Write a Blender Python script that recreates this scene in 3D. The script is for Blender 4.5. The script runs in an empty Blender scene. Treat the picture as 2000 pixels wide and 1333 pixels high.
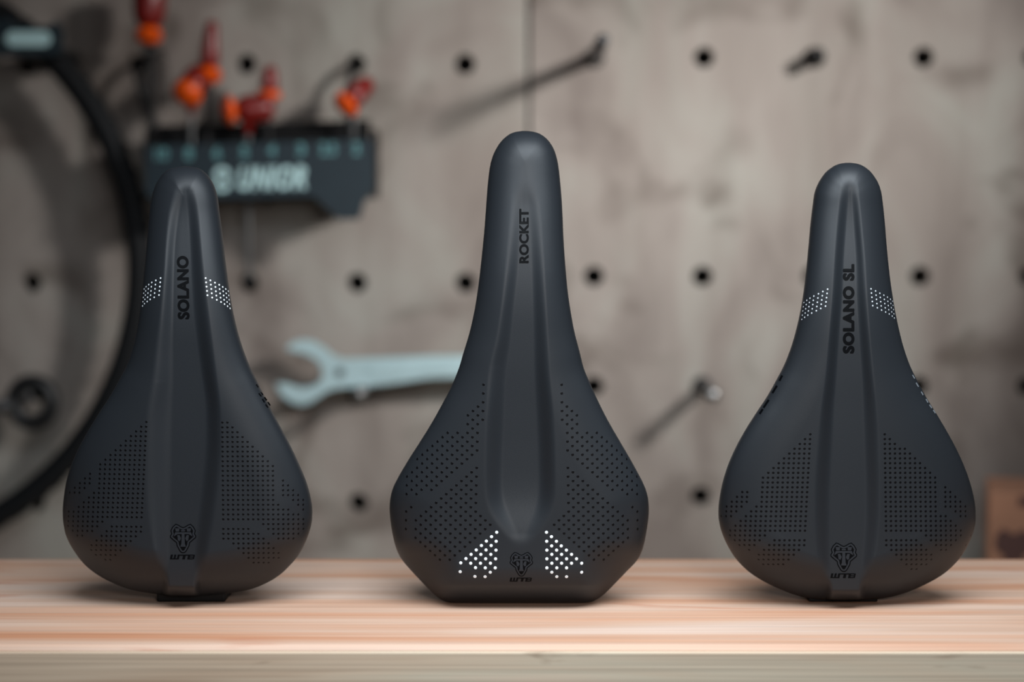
import bpy, bmesh, math, random
import numpy as np
from mathutils import Vector

random.seed(7)
SC = bpy.context.scene
COL = SC.collection
PI = math.pi

# ------------------------------------------------------------------ camera, world, lights, exposure
F = 3500.0                       # focal length in pixels of a 2000 px wide frame
PITCH = math.radians(4.0)        # looking slightly down
CAM = np.array([0.0, -1.0, 0.2242])
cam_d = bpy.data.cameras.new('camera')
cam_d.sensor_width = 36.0
cam_d.sensor_fit = 'HORIZONTAL'
cam_d.lens = F * 36.0 / 2000.0
cam_d.clip_start = 0.02
cam_d.clip_end = 50
cam_d.dof.use_dof = True
cam_d.dof.focus_distance = 1.004
cam_d.dof.aperture_fstop = 3.3
cam = bpy.data.objects.new('camera', cam_d)
cam.location = CAM
cam.rotation_euler = (PI / 2 - PITCH, 0, 0)
COL.objects.link(cam)
SC.camera = cam

world = bpy.data.worlds.new('room_ambient')
SC.world = world
world.use_nodes = True
bg = world.node_tree.nodes['Background']
bg.inputs[0].default_value = (0.62, 0.74, 0.84, 1)
bg.inputs[1].default_value = 0.06


def area_light(name, loc, target, size, power, color, spread=180):
    d = bpy.data.lights.new(name, 'AREA')
    d.shape = 'RECTANGLE'
    d.size, d.size_y = size
    d.energy = power
    d.color = color
    d.spread = math.radians(spread)
    o = bpy.data.objects.new(name, d)
    o.location = loc
    o.rotation_euler = (Vector(target) - Vector(loc)).to_track_quat('-Z', 'Y').to_euler()
    COL.objects.link(o)
    return o


area_light('softbox_right', (1.02, -0.32, 0.78), (0.10, 0.85, 0.29), (0.18, 0.18), 2.2, (1.0, 0.985, 0.96), 42)
area_light('softbox_front', (0.20, -1.10, 0.42), (0.05, 0.2, 0.06), (0.20, 0.20), 0.70, (1.0, 0.97, 0.95), 80)
area_light('softbox_overhead', (0.08, -0.26, 0.52), (0.03, -0.03, 0.08), (0.70, 0.26), 3.4, (0.84, 0.93, 1.0), 115)

SC.view_settings.view_transform = 'Standard'
SC.view_settings.look = 'None'
SC.view_settings.gamma = 1.0
SC.view_settings.use_curve_mapping = False
SC.view_settings.exposure = 0.0

# ------------------------------------------------------------------ projection helpers
cP, sP = math.cos(PITCH), math.sin(PITCH)


def ray(px, py):
    u = (np.asarray(px, float) - 1000.0) / F
    v = (666.5 - np.asarray(py, float)) / F
    return u, cP + v * sP, -sP + v * cP


def U(px, py, Y):
    """world point on the vertical plane at depth Y that a photo pixel shows"""
    dx, dy, dz = ray(px, py)
    t = (np.asarray(Y, float) - CAM[1]) / dy
    return np.stack(np.broadcast_arrays(dx * t, np.asarray(Y, float) + 0 * t, CAM[2] + dz * t), -1)


def onz(py, z=0.0):
    """depth Y at which a horizontal plane z is seen at photo row py"""
    dx, dy, dz = ray(1000, py)
    return float(CAM[1] + dy * (z - CAM[2]) / dz)


# ------------------------------------------------------------------ materials
def srgb(r, g, b):
    f = lambda c: (c / 255) / 12.92 if c / 255 <= 0.04045 else ((c / 255 + 0.055) / 1.055) ** 2.4
    return (f(r), f(g), f(b), 1)


def mat(name, col, rough=0.5, metal=0.0, spec=0.5, bump=None, var=None):
    """principled material; var=(scale, amount) mottles the colour, bump=(scale, strength) adds fine relief"""
    m = bpy.data.materials.new(name)
    m.use_nodes = True
    nt = m.node_tree
    b = nt.nodes['Principled BSDF']
    b.inputs['Base Color'].default_value = col
    b.inputs['Roughness'].default_value = rough
    b.inputs['Metallic'].default_value = metal
    b.inputs['Specular IOR Level'].default_value = spec
    tc = nt.nodes.new('ShaderNodeTexCoord')
    if var:
        n = nt.nodes.new('ShaderNodeTexNoise')
        n.inputs['Scale'].default_value = var[0]
        n.inputs['Detail'].default_value = 5
        nt.links.new(tc.outputs['Object'], n.inputs['Vector'])
        r = nt.nodes.new('ShaderNodeValToRGB')
        a = var[1]
        r.color_ramp.elements[0].position = 0.3
        r.color_ramp.elements[1].position = 0.7
        r.color_ramp.elements[0].color = tuple(c * (1 - a) for c in col[:3]) + (1,)
        r.color_ramp.elements[1].color = tuple(min(1, c * (1 + a)) for c in col[:3]) + (1,)
        nt.links.new(n.outputs['Fac'], r.inputs['Fac'])
        nt.links.new(r.outputs['Color'], b.inputs['Base Color'])
    if bump:
        n = nt.nodes.new('ShaderNodeTexNoise')
        n.inputs['Scale'].default_value = bump[0]
        n.inputs['Detail'].default_value = 3
        nt.links.new(tc.outputs['Object'], n.inputs['Vector'])
        bp = nt.nodes.new('ShaderNodeBump')
        bp.inputs['Strength'].default_value = bump[1]
        bp.inputs['Distance'].default_value = 0.001
        nt.links.new(n.outputs['Fac'], bp.inputs['Height'])
        nt.links.new(bp.outputs['Normal'], b.inputs['Normal'])
    return m


def wood_mat(name, stops, knots, stretch=(1.2, 26, 26), fine=(3, 240, 240), line=0.35, seed=0.0, rough=0.55):
    m = bpy.data.materials.new(name)
    m.use_nodes = True
    nt = m.node_tree
    L = nt.links.new
    N = nt.nodes.new
    b = nt.nodes['Principled BSDF']
    b.inputs['Roughness'].default_value = rough
    b.inputs['Specular IOR Level'].default_value = 0.3
    tc = N('ShaderNodeTexCoord')

    def noise(scale3, sc, det=4, dist=0.0, off=0.0):
        mp = N('ShaderNodeMapping')
        mp.inputs['Scale'].default_value = scale3
        mp.inputs['Location'].default_value = (seed + off, seed * 1.7 + off, seed * 0.6)
        L(tc.outputs['Object'], mp.inputs['Vector'])
        n = N('ShaderNodeTexNoise')
        n.inputs['Scale'].default_value = sc
        n.inputs['Detail'].default_value = det
        n.inputs['Distortion'].default_value = dist
        L(mp.outputs['Vector'], n.inputs['Vector'])
        return n.outputs['Fac']

    big = noise(stretch, 1.0, 3, 0.6)
    r = N('ShaderNodeValToRGB')
    e = r.color_ramp.elements
    for i, (p, c) in enumerate(stops):
        el = e[i] if i < 2 else e.new(p)
        el.position = p
        el.color = c
    L(big, r.inputs['Fac'])
    fn = noise(fine, 1.0, 3, 0.0, 3.3)
    r2 = N('ShaderNodeValToRGB')
    r2.color_ramp.elements[0].position = 0.35
    r2.color_ramp.elements[0].color = (1 - line, 1 - line, 1 - line, 1)
    r2.color_ramp.elements[1].position = 0.6
    r2.color_ramp.elements[1].color = (1, 1, 1, 1)
    L(fn, r2.inputs['Fac'])
    mx = N('ShaderNodeMix')
    mx.data_type = 'RGBA'
    mx.blend_type = 'MULTIPLY'
    mx.inputs[0].default_value = 1.0
    L(r.outputs['Color'], mx.inputs[6])
    L(r2.outputs['Color'], mx.inputs[7])
    kn = noise((stretch[0] * 2.2, stretch[1] * 0.9, stretch[2] * 0.9), 1.0, 5, 1.2, 7.7)
    r3 = N('ShaderNodeValToRGB')
    r3.color_ramp.elements[0].position = 0.62
    r3.color_ramp.elements[0].color = (0, 0, 0, 1)
    r3.color_ramp.elements[1].position = 0.74
    r3.color_ramp.elements[1].color = (1, 1, 1, 1)
    L(kn, r3.inputs['Fac'])
    mx2 = N('ShaderNodeMix')
    mx2.data_type = 'RGBA'
    L(r3.outputs['Color'], mx2.inputs[0])
    L(mx.outputs[2], mx2.inputs[6])
    mx2.inputs[7].default_value = knots
    L(mx2.outputs[2], b.inputs['Base Color'])
    bp = N('ShaderNodeBump')
    bp.inputs['Strength'].default_value = 0.25
    bp.inputs['Distance'].default_value = 0.0006
    L(fn, bp.inputs['Height'])
    L(bp.outputs['Normal'], b.inputs['Normal'])
    return m


def plywood_mat(name, seed):
    m = bpy.data.materials.new(name)
    m.use_nodes = True
    nt = m.node_tree
    L = nt.links.new
    N = nt.nodes.new
    b = nt.nodes['Principled BSDF']
    b.inputs['Roughness'].default_value = 0.8
    b.inputs['Specular IOR Level'].default_value = 0.2
    tc = N('ShaderNodeTexCoord')

    def noise(s3, det, off, dist=0.4):
        mp = N('ShaderNodeMapping')
        mp.inputs['Scale'].default_value = s3
        mp.inputs['Location'].default_value = (seed + off, 0, seed - off)
        L(tc.outputs['Object'], mp.inputs['Vector'])
        n = N('ShaderNodeTexNoise')
        n.inputs['Scale'].default_value = 1.0
        n.inputs['Detail'].default_value = det
        n.inputs['Distortion'].default_value = dist
        L(mp.outputs['Vector'], n.inputs['Vector'])
        return n.outputs['Fac']

    r = N('ShaderNodeValToRGB')
    e = r.color_ramp.elements
    e[0].position, e[0].color = 0.30, srgb(118, 109, 104)
    e[1].position, e[1].color = 0.72, srgb(152, 150, 143)
    k = e.new(0.5)
    k.color = srgb(140, 132, 126)
    L(noise((8, 3, 5), 4, 1.0, 0.8), r.inputs['Fac'])
    r2 = N('ShaderNodeValToRGB')
    r2.color_ramp.elements[0].position, r2.color_ramp.elements[0].color = 0.30, (0.55, 0.52, 0.50, 1)
    r2.color_ramp.elements[1].position, r2.color_ramp.elements[1].color = 0.47, (1, 1, 1, 1)
    L(noise((7, 3, 8), 3, 5.0, 1.2), r2.inputs['Fac'])
    mx = N('ShaderNodeMix')
    mx.data_type = 'RGBA'
    mx.blend_type = 'MULTIPLY'
    mx.inputs[0].default_value = 1
    L(r.outputs['Color'], mx.inputs[6])
    L(r2.outputs['Color'], mx.inputs[7])
    r3 = N('ShaderNodeValToRGB')
    r3.color_ramp.elements[0].position, r3.color_ramp.elements[0].color = 0.35, (0.86, 0.84, 0.83, 1)
    r3.color_ramp.elements[1].position, r3.color_ramp.elements[1].color = 0.65, (1.05, 1.05, 1.05, 1)
    L(noise((22, 3, 2.5), 4, 9.0, 0.2), r3.inputs['Fac'])
    mx2 = N('ShaderNodeMix')
    mx2.data_type = 'RGBA'
    mx2.blend_type = 'MULTIPLY'
    mx2.inputs[0].default_value = 1
    L(mx.outputs[2], mx2.inputs[6])
    L(r3.outputs['Color'], mx2.inputs[7])
    L(mx2.outputs[2], b.inputs['Base Color'])
    return m


M = dict(
    cover=mat('saddle_cover', srgb(31, 34, 38), 0.46, spec=0.32, bump=(2600, 0.05)),
    shell=mat('saddle_shell_plastic', srgb(13, 13, 14), 0.6, spec=0.25),
    steel=mat('brushed_steel', srgb(150, 150, 150), 0.35, 0.9, var=(60, 0.08)),
    dimple=mat('perforation_black', srgb(3, 3, 5), 0.45, spec=0.15),
    print=mat('gloss_black_print', srgb(3, 4, 6), 0.55, spec=0.08),
    matte=mat('emblem_relief', srgb(33, 36, 41), 0.5, spec=0.3),
    grey=mat('print_sheen_grey', srgb(112, 117, 122), 0.4),  # glossy black side print, its reflection put into the colour as grey
    white=mat('white_print', srgb(226, 232, 236), 0.4, spec=0.4),
    silver=mat('silver_print', srgb(190, 194, 198), 0.35, spec=0.5),
    ply1=plywood_mat('grey_plywood_a', 2.0),
    ply2=plywood_mat('grey_plywood_b', 11.0),
    dark=mat('dark_backing', srgb(24, 22, 21), 0.9, var=(20, 0.2)),
    top=wood_mat('pine_bench_top', [(0.30, srgb(190, 134, 102)), (0.42, srgb(202, 154, 126)), (0.56, srgb(207, 172, 150)), (0.72, srgb(212, 186, 170))],
                 srgb(184, 122, 94), stretch=(2.0, 34, 34), fine=(4, 340, 340), line=0.14),
    edge=wood_mat('weathered_bench_edge', [(0.30, srgb(180, 152, 128)), (0.46, srgb(206, 184, 160)), (0.6, srgb(204, 190, 168)), (0.75, srgb(214, 190, 168))],
                  srgb(128, 104, 84), stretch=(2.4, 18, 34), fine=(3, 260, 420), line=0.2, seed=4.0, rough=0.75),
    rubber=mat('tyre_rubber', srgb(11, 13, 16), 0.65, spec=0.25, bump=(300, 0.3)),
    rack=mat('rack_powder_coat', srgb(26, 40, 48), 0.5, spec=0.4, var=(30, 0.1)),
    rackdark=mat('rack_black', srgb(6, 6, 7), 0.7, spec=0.2),
    teal=mat('pale_teal_print', srgb(186, 220, 222), 0.5),
    tealdim=mat('dim_teal_print', srgb(96, 146, 150), 0.5),
    red=mat('dark_red_grip', srgb(112, 16, 11), 0.35, var=(40, 0.15)),
    orange=mat('grip_lit_orange', srgb(228, 84, 10), 0.35, var=(40, 0.1)),  # lit, glowing end of the red grips, put into the colour
    chrome=mat('teal_sheen_steel', srgb(172, 196, 200), 0.42, 0.2, var=(30, 0.06)),
    peg=mat('dull_peg_metal', srgb(84, 84, 86), 0.45, 0.6, var=(40, 0.1)),
    black=mat('black_plastic', srgb(14, 14, 16), 0.5, var=(40, 0.1)),
    card=mat('kraft_cardboard', srgb(152, 108, 84), 0.85, var=(25, 0.08)),
    ink=mat('box_ink', srgb(78, 50, 44), 0.8),
    floor=mat('concrete_floor', srgb(70, 68, 66), 0.8, var=(3, 0.2)),
)


# ------------------------------------------------------------------ object helpers
def link(name, me, m, parent=None, smooth=False):
    o = bpy.data.objects.new(name, me)
    if m is not None:
        me.materials.append(m)
    if smooth:
        for p in me.polygons:
            p.use_smooth = True
    if parent is not None:
        o.parent = parent
    COL.objects.link(o)
    return o


def from_bm(name, bm, m, parent=None, smooth=False):
    me = bpy.data.meshes.new(name)
    bm.to_mesh(me)
    bm.free()
    return link(name, me, m, parent, smooth)


def thing(name, label, cat, loc, group=None):
    o = bpy.data.objects.new(name, None)
    o.empty_display_size = 0.02
    o.location = loc
    o['label'] = label
    o['category'] = cat
    if group:
        o['group'] = group
    COL.objects.link(o)
    return o


def tag(o, label, cat, group=None):
    o['label'] = label
    o['category'] = cat
    if group:
        o['group'] = group
    return o


def local(parent, V):
    """world coordinates to the frame of a thing's Empty (translation only)"""
    V = np.asarray(V, float)
    return V - np.array(parent.location) if parent is not None else V


def box(bm, lo, hi, bevel=0.0):
    r = bmesh.ops.create_cube(bm, size=1.0)
    vs = r['verts']
    lo, hi = np.array(lo), np.array(hi)
    for v in vs:
        v.co = Vector(lo + (np.array(v.co) + 0.5) * (hi - lo))
    if bevel:
        es = list({e for v in vs for e in v.link_edges})
        bmesh.ops.bevel(bm, geom=es, offset=bevel, segments=2, affect='EDGES', profile=0.6)


def tube(bm, pts, rad, n=12, closed=False, caps=True):
    pts = [Vector(p) for p in pts]
    rads = rad if isinstance(rad, (list, tuple, np.ndarray)) else [rad] * len(pts)
    rings = []
    k = len(pts)
    prev = None
    for i, p in enumerate(pts):
        if closed:
            d = pts[(i + 1) % k] - pts[i - 1]
        else:
            d = pts[min(i + 1, k - 1)] - pts[max(i - 1, 0)]
        d.normalize()
        if prev is None:
            a = d.orthogonal().normalized()
        else:
            a = (prev - d * prev.dot(d)).normalized()
        prev = a
        b = d.cross(a)
        rings.append([bm.verts.new(p + (a * math.cos(2 * PI * j / n) + b * math.sin(2 * PI * j / n)) * rads[i]) for j in range(n)])
    for i in range(k if closed else k - 1):
        A, B = rings[i], rings[(i + 1) % k]
        for j in range(n):
            bm.faces.new((A[j], A[(j + 1) % n], B[(j + 1) % n], B[j]))
    if caps and not closed:
        bm.faces.new(rings[0][::-1])
        bm.faces.new(rings[-1])
    bmesh.ops.recalc_face_normals(bm, faces=bm.faces)


def prism(bm, front, back):
    """closed solid between two matching polygons"""
    a = [bm.verts.new(p) for p in front]
    b = [bm.verts.new(p) for p in back]
    bm.faces.new(a)
    bm.faces.new(b[::-1])
    n = len(a)
    for i in range(n):
        bm.faces.new((a[i], b[i], b[(i + 1) % n], a[(i + 1) % n]))
    bmesh.ops.recalc_face_normals(bm, faces=bm.faces)


def plate(bm, poly, Y, th, off=None):
    """plate whose front face shows the pixel outline at depth Y, thickness th away from the camera"""
    f = U([p[0] for p in poly], [p[1] for p in poly], Y)
    if off is not None:
        f = f - off
    b = f + np.array([0, th, 0])
    prism(bm, f.tolist(), b.tolist())


def glyphs(text, offset=0.0, shear=0.0, bold=None, space=1.0):
    """flat triangles of a word, normalised to a unit box (u along the line, v up)"""
    c = bpy.data.curves.new('t', 'FONT')
    c.body = text
    c.offset = offset
    c.shear = shear
    c.space_character = space
    c.fill_mode = 'FRONT'
    c.resolution_u = 5
    o = bpy.data.objects.new('t', c)
    COL.objects.link(o)
    dg = bpy.context.evaluated_depsgraph_get()
    dg.update()
    me = bpy.data.meshes.new_from_object(o.evaluated_get(dg))
    bpy.data.objects.remove(o)
    bpy.data.curves.remove(c)
    co = np.array([v.co[:2] for v in me.vertices])
    co = (co - co.min(0)) / (co.max(0) - co.min(0))
    fs = [tuple(p.vertices) for p in me.polygons]
    bpy.data.meshes.remove(me)
    if bold:
        n0, f0 = len(co), list(fs)
        allc = [co]
        for q, (a, b) in enumerate(((1, 0), (-1, 0), (0, 1), (0, -1), (0.7, 0.7), (-0.7, -0.7), (0.7, -0.7), (-0.7, 0.7))):
            allc.append(co + np.array([a * bold[0], b * bold[1]]))
            fs += [tuple(i + n0 * (q + 1) for i in f) for f in f0]
        co = np.vstack(allc)
        co = (co - co.min(0)) / (co.max(0) - co.min(0))
    return co, fs


def subdivided(co, faces, cuts=1):
    bm = bmesh.new()
    vs = [bm.verts.new((p[0], p[1], 0)) for p in co]
    for f in faces:
        try:
            bm.faces.new([vs[i] for i in f])
        except ValueError:
            pass
    bmesh.ops.triangulate(bm, faces=bm.faces)
    if cuts:
        bmesh.ops.subdivide_edges(bm, edges=bm.edges, cuts=cuts, use_grid_fill=True)
        bmesh.ops.triangulate(bm, faces=bm.faces)
    bm.verts.index_update()
    co = np.array([v.co[:2] for v in bm.verts])
    fs = [tuple(v.index for v in f.verts) for f in bm.faces]
    bm.free()
    return co, fs


def catmull(P, n=8, closed=False):
    P = np.asarray(P, float)
    out = []
    k = len(P)
    rng = range(k) if closed else range(k - 1)
    for i in rng:
        g = (lambda j: P[j % k]) if closed else (lambda j: P[min(max(j, 0), k - 1)])
        p0, p1, p2, p3 = g(i - 1), g(i), g(i + 1), g(i + 2)
        t0 = 0.0
        d = lambda a, b: max(np.linalg.norm(b - a), 1e-6) ** 0.5
        t1 = t0 + d(p0, p1)
        t2 = t1 + d(p1, p2)
        t3 = t2 + d(p2, p3)
        for s in range(n):
            t = t1 + (t2 - t1) * s / n
            a1 = (t1 - t) / (t1 - t0) * p0 + (t - t0) / (t1 - t0) * p1
            a2 = (t2 - t) / (t2 - t1) * p1 + (t - t1) / (t2 - t1) * p2
            a3 = (t3 - t) / (t3 - t2) * p2 + (t - t2) / (t3 - t2) * p3
            b1 = (t2 - t) / (t2 - t0) * a1 + (t - t0) / (t2 - t0) * a2
            b2 = (t3 - t) / (t3 - t1) * a2 + (t - t1) / (t3 - t1) * a3
            out.append((t2 - t) / (t2 - t1) * b1 + (t - t1) / (t2 - t1) * b2)
    if not closed:
        out.append(P[-1])
    return np.array(out)


def smooth01(x):
    x = np.clip(x, 0, 1)
    return x * x * (3 - 2 * x)


# ------------------------------------------------------------------ the wall: two grey plywood pegboard panels
WY = 0.85
wall = link('wall_back', bpy.data.meshes.new('wall_back'), M['dark'])
bm = bmesh.new()
box(bm, (-2.2, WY + 0.05, -0.92), (2.2, WY + 0.10, 1.6))
bm.to_mesh(wall.data)
bm.free()
wall['kind'] = 'structure'

row_py = [112, 540, 755, 970]
rowsZ = [float(U(1372, p, WY)[2]) for p in row_py]
HOLE_R = 0.0102


def panel(name, x0, x1, z0, z1, cols, rows, skip, m, tilt=0.0, pivot=(0, 0)):
    a = 0.02
    xs = sorted([x0, x1] + [c - a for c in cols] + [c + a for c in cols])
    zs = sorted([z0, z1] + [r - a for r in rows] + [r + a for r in rows])
    bm = bmesh.new()
    cache = {}
    ct, st = math.cos(tilt), math.sin(tilt)

    def V(x, z, y=WY):
        k = (round(x, 6), round(z, 6), round(y, 6))
        if k not in cache:
            dx, dz = x - pivot[0], z - pivot[1]
            cache[k] = bm.verts.new((pivot[0] + dx * ct - dz * st, y, pivot[1] + dx * st + dz * ct))
        return cache[k]

    n = 24
    for i in range(len(xs) - 1):
        for j in range(len(zs) - 1):
            xa, xb, za, zb = xs[i], xs[i + 1], zs[j], zs[j + 1]
            cx, cz = (xa + xb) / 2, (za + zb) / 2
            hit = [(ci, ri) for ci, c in enumerate(cols) for ri, r in enumerate(rows) if abs(c - cx) < 1e-4 and abs(r - cz) < 1e-4]
            if not hit or hit[0] in skip:
                bm.faces.new((V(xa, za), V(xb, za), V(xb, zb), V(xa, zb)))
                continue
            corners = [V(xb, zb), V(xa, zb), V(xa, za), V(xb, za)]
            ring = [V(cx + HOLE_R * math.cos(2 * PI * (q + 0.5) / n + PI / 4), cz + HOLE_R * math.sin(2 * PI * (q + 0.5) / n + PI / 4)) for q in range(n)]
            rb = [V(cx + HOLE_R * math.cos(2 * PI * (q + 0.5) / n + PI / 4), cz + HOLE_R * math.sin(2 * PI * (q + 0.5) / n + PI / 4), WY + 0.018) for q in range(n)]
            h = n // 4
            for s in range(4):
                # corner s sits at angle 45+90 s: fan from the corner over the arc, then bridge to the next corner
                c0, c1 = corners[s], corners[(s + 1) % 4]
                arc = [ring[(s * h + q) % n] for q in range(h)]
                mid = h // 2
                for q in range(mid):
                    bm.faces.new((c0, arc[q + 1], arc[q]))
                bm.faces.new((c0, c1, arc[mid]))
                for q in range(mid, h - 1):
                    bm.faces.new((c1, arc[q + 1], arc[q]))
                bm.faces.new((c1, ring[((s + 1) * h) % n], arc[h - 1]))
            for q in range(n):
                bm.faces.new((ring[q], ring[(q + 1) % n], rb[(q + 1) % n], rb[q]))
    # rim of the board
    e = [(x0, z0), (x1, z0), (x1, z1), (x0, z1)]
    for s in range(4):
        p, q = e[s], e[(s + 1) % 4]
        bm.faces.new((bm.verts.new(V(*p).co), bm.verts.new(V(*q).co), bm.verts.new(V(q[0], q[1], WY + 0.018).co), bm.verts.new(V(p[0], p[1], WY + 0.018).co)))
    bmesh.ops.recalc_face_normals(bm, faces=bm.faces)
    return from_bm(name, bm, m, wall)


seam = float(U(1033, 120, WY)[0])
cR = [float(U(p, 540, WY)[0]) for p in (1160, 1372, 1588, 1797, 2010)]
pitch = cR[1] - cR[0]
cR += [cR[-1] + pitch * k for k in range(1, 7)]
panel('plywood_panel', seam + 0.0018, cR[-1] + 0.06, -0.9, 1.2, cR, rowsZ, set(), M['ply2'])
piv = U(909, 553, WY)
cL = [float(piv[0]) - pitch * k for k in range(0, 9)][::-1]
rL = [float(piv[2]) + (r - rowsZ[1]) for r in rowsZ]
panel('plywood_panel', cL[0] - 0.06, seam - 0.0018, -0.9, 1.2, cL, rL, set(), M['ply1'], tilt=math.radians(0.0), pivot=(float(piv[0]), float(piv[2])))

floor = from_bm('floor', (lambda b: (box(b, (-2.2, -1.6, -0.95), (2.2, WY + 0.1, -0.92)), b)[1])(bmesh.new()), M['floor'])
floor['kind'] = 'structure'

# ------------------------------------------------------------------ the bench
YF, YR = onz(1259), onz(1092)
TH = 0.045
bench = thing('workbench', 'pale pine workbench with weathered front edge carrying three black saddles', 'workbench', (0, (YF + YR) / 2, -0.92))
bm = bmesh.new()
ch = 0.0028
prof = [(YF, 0.0), (YR - 0.002, 0.0), (YR, -0.002), (YR, -TH), (YF - ch + 0.001, -TH), (YF - ch + 0.001, -ch)]
prism(bm, [(-1.3, y - bench.location.y, z + 0.92) for y, z in prof], [(1.3, y - bench.location.y, z + 0.92) for y, z in prof])
top = from_bm('bench_top', bm, M['top'], bench)
bm = bmesh.new()
box(bm, (-1.3, YF - ch - 0.004 - bench.location.y, 0.92 - TH), (1.3, YF - ch + 0.001 - bench.location.y, 0.92 - ch - 0.0004), 0.0004)
from_bm('edge_board', bm, M['edge'], bench)
for sx in (-1.15, 1.15):
    for yy in (YF + 0.03, YR - 0.08):
        bm = bmesh.new()
        box(bm, (sx - 0.035, yy - bench.location.y, 0.0), (sx + 0.035, yy + 0.05 - bench.location.y, 0.92 - TH), 0.002)
        from_bm('leg', bm, M['edge'], bench)

# ------------------------------------------------------------------ saddles
PXMM = 3.5    # photo pixels per millimetre at the saddles


def crop(pts, ox, oy, s):
    return [(ox + x / s, oy + y / s) for x, y in pts]


class Saddle:
    """padded cover as a pixel-parametrised sheet with real depth: photo position -> point on the surface"""

    def __init__(self, rows, top, bottom, chan, Y0, depth, roll_nose=18.0, roll_tail=18.0, chan_span=None, floor_roll=6.0, crown=5.0, droop=14.0):
        # rows: [(y, xl, xr)] from nose to tail
        left = [(a[1], a[0]) for a in rows]
        right = [(a[2], a[0]) for a in rows]
        loop = [top] + right + bottom[::-1] + left[::-1]
        self.loop = catmull(loop, 10, True)
        L = self.loop
        i_top = int(np.argmin(L[:, 1]))
        L = np.roll(L, -i_top, 0)
        i_bot = int(np.argmax(L[:, 1]))
        self.R = L[:i_bot + 1]
        self.Lf = np.vstack([L[i_bot:], L[:1]])[::-1]
        self.y0, self.y1 = L[0, 1], L[i_bot, 1]
        c = np.array(chan, float)
        yy = np.arange(c[0, 0] - 20, max(c[-1, 0], self.y1) + 20, 2.0)
        g = np.exp(-0.5 * (np.arange(-24, 25) / 10.0) ** 2)
        g /= g.sum()
        cols = [yy]
        for q in range(1, 6):
            d = np.interp(yy, c[:, 0], c[:, q])
            cols.append(np.convolve(np.pad(d, 24, mode='edge'), g, mode='valid'))
        self.chan = np.stack(cols, 1)
        self.Y0, self.depth = Y0, depth
        self.rn, self.rt = roll_nose, roll_tail
        self.span = chan_span
        self.froll = floor_roll
        self.crown, self.droop = crown, droop
        self.B = 15.0

    def edges(self, y):
        y = np.asarray(y, float)
        return np.interp(y, np.maximum.accumulate(self.Lf[:, 1]), self.Lf[:, 0]), np.interp(y, np.maximum.accumulate(self.R[:, 1]), self.R[:, 0])

    def dist(self, P):
        A = self.loop
        Bp = np.roll(A, -1, 0)
        d = Bp - A
        dd = (d ** 2).sum(1) + 1e-12
        out = np.empty(len(P))
        for s in range(0, len(P), 6000):
            Q = P[s:s + 6000]
            w = Q[:, None, :] - A[None]
            t = np.clip((w * d[None]).sum(2) / dd[None], 0, 1)
            out[s:s + 6000] = np.sqrt((((w - t[..., None] * d[None])) ** 2).sum(2)).min(1)
        return out

    def back(self, P, e=None):
        """how far (mm) the cover lies behind the foremost plane"""
        P = np.asarray(P, float)
        x, y = P[:, 0], P[:, 1]
        if e is None:
            e = self.dist(P) / PXMM
        xl, xr = self.edges(y)
        v = (y - self.y0) / (self.y1 - self.y0)
        Rr = np.interp(v, [0.0, 0.3, 0.55, 0.8, 0.90, 0.96, 1.0], [self.rn, self.rn + 2, self.rn + 8, self.rn + 13, self.rn + 6, self.rt, self.rt])
        t = np.clip(1 - e / Rr, 0, 1)
        B = self.B + 13.0 * smooth01((v - 0.55) / 0.45)
        roll = B * (1 - np.sqrt(np.clip(1 - t ** 2, 0, 1)))
        wt = smooth01((v - 0.86) / 0.08)
        roll = roll * (1 - wt) + wt * B * (1 - (1 - t ** 1.3) ** 0.75)
        c = self.chan
        cxc = np.interp(y, c[:, 0], (c[:, 1] + c[:, 4]) / 2)
        cr = self.crown * (np.abs(x - cxc) / (72 * PXMM)) ** 2
        base = self.droop * smooth01((0.42 - v) / 0.42) ** 1.3
        pad = roll + cr * (1 - t)
        lo, li, ri, ro = (np.interp(y, c[:, 0], c[:, k]) + w for k, w in ((1, -7), (2, 2), (3, -2), (4, 7)))
        m = smooth01((x - lo) / np.maximum(li - lo, 1)) * smooth01((ro - x) / np.maximum(ro - ri, 1))
        dep = np.interp(y, c[:, 0], c[:, 5])
        m = m * smooth01(dep / 1.2)
        tf = np.clip(1 - e / self.froll, 0, 1)
        flo = np.maximum(0, B - dep) * (1 - np.sqrt(np.clip(1 - tf ** 2, 0, 1))) + dep
        # the channel floor keeps its level where the pads roll away
        rollmix = roll * np.clip(1 - dep / 3.0, 0, 1)
        flo = np.where(v < 0.5, roll + dep * np.clip(1 - roll / B, 0, 1), flo + rollmix)
        b = pad + (flo - pad) * m
        return np.clip(b, 0, B + 0.01) + base

    def pos(self, P, off=0.0, e=None):
        """world points of the surface seen at photo pixels P; off mm proud"""
        P = np.asarray(P, float)
        return U(P[:, 0], P[:, 1], self.Y0 + (self.back(P, e) - np.asarray(off)) / 1000.0)

    def mesh(self):
        NR, NC = 300, 190
        t = np.linspace(0, 1, NR)
        s = 0.45 * t + 0.55 * (1 - np.cos(PI * t)) / 2
        y = self.y0 + 0.15 + (self.y1 - self.y0 - 0.3) * s
        lin = np.linspace(-1, 1, NC)
        u = 0.55 * lin + 0.45 * np.sin(PI / 2 * lin)
        xl, xr = self.edges(y)
        X = (xl + xr)[:, None] / 2 + (xr - xl)[:, None] / 2 * u[None]
        Yg = np.repeat(y[:, None], NC, 1)
        P = np.stack([X.ravel(), Yg.ravel()], 1)
        e = self.dist(P) / PXMM
        e = e.reshape(NR, NC)
        e[:, 0] = 0
        e[:, -1] = 0
        e[0] = 0
        e[-1] = 0
        W = self.pos(P, 0.0, e.ravel())
        idx = np.arange(NR * NC).reshape(NR, NC)
        faces = []
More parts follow.
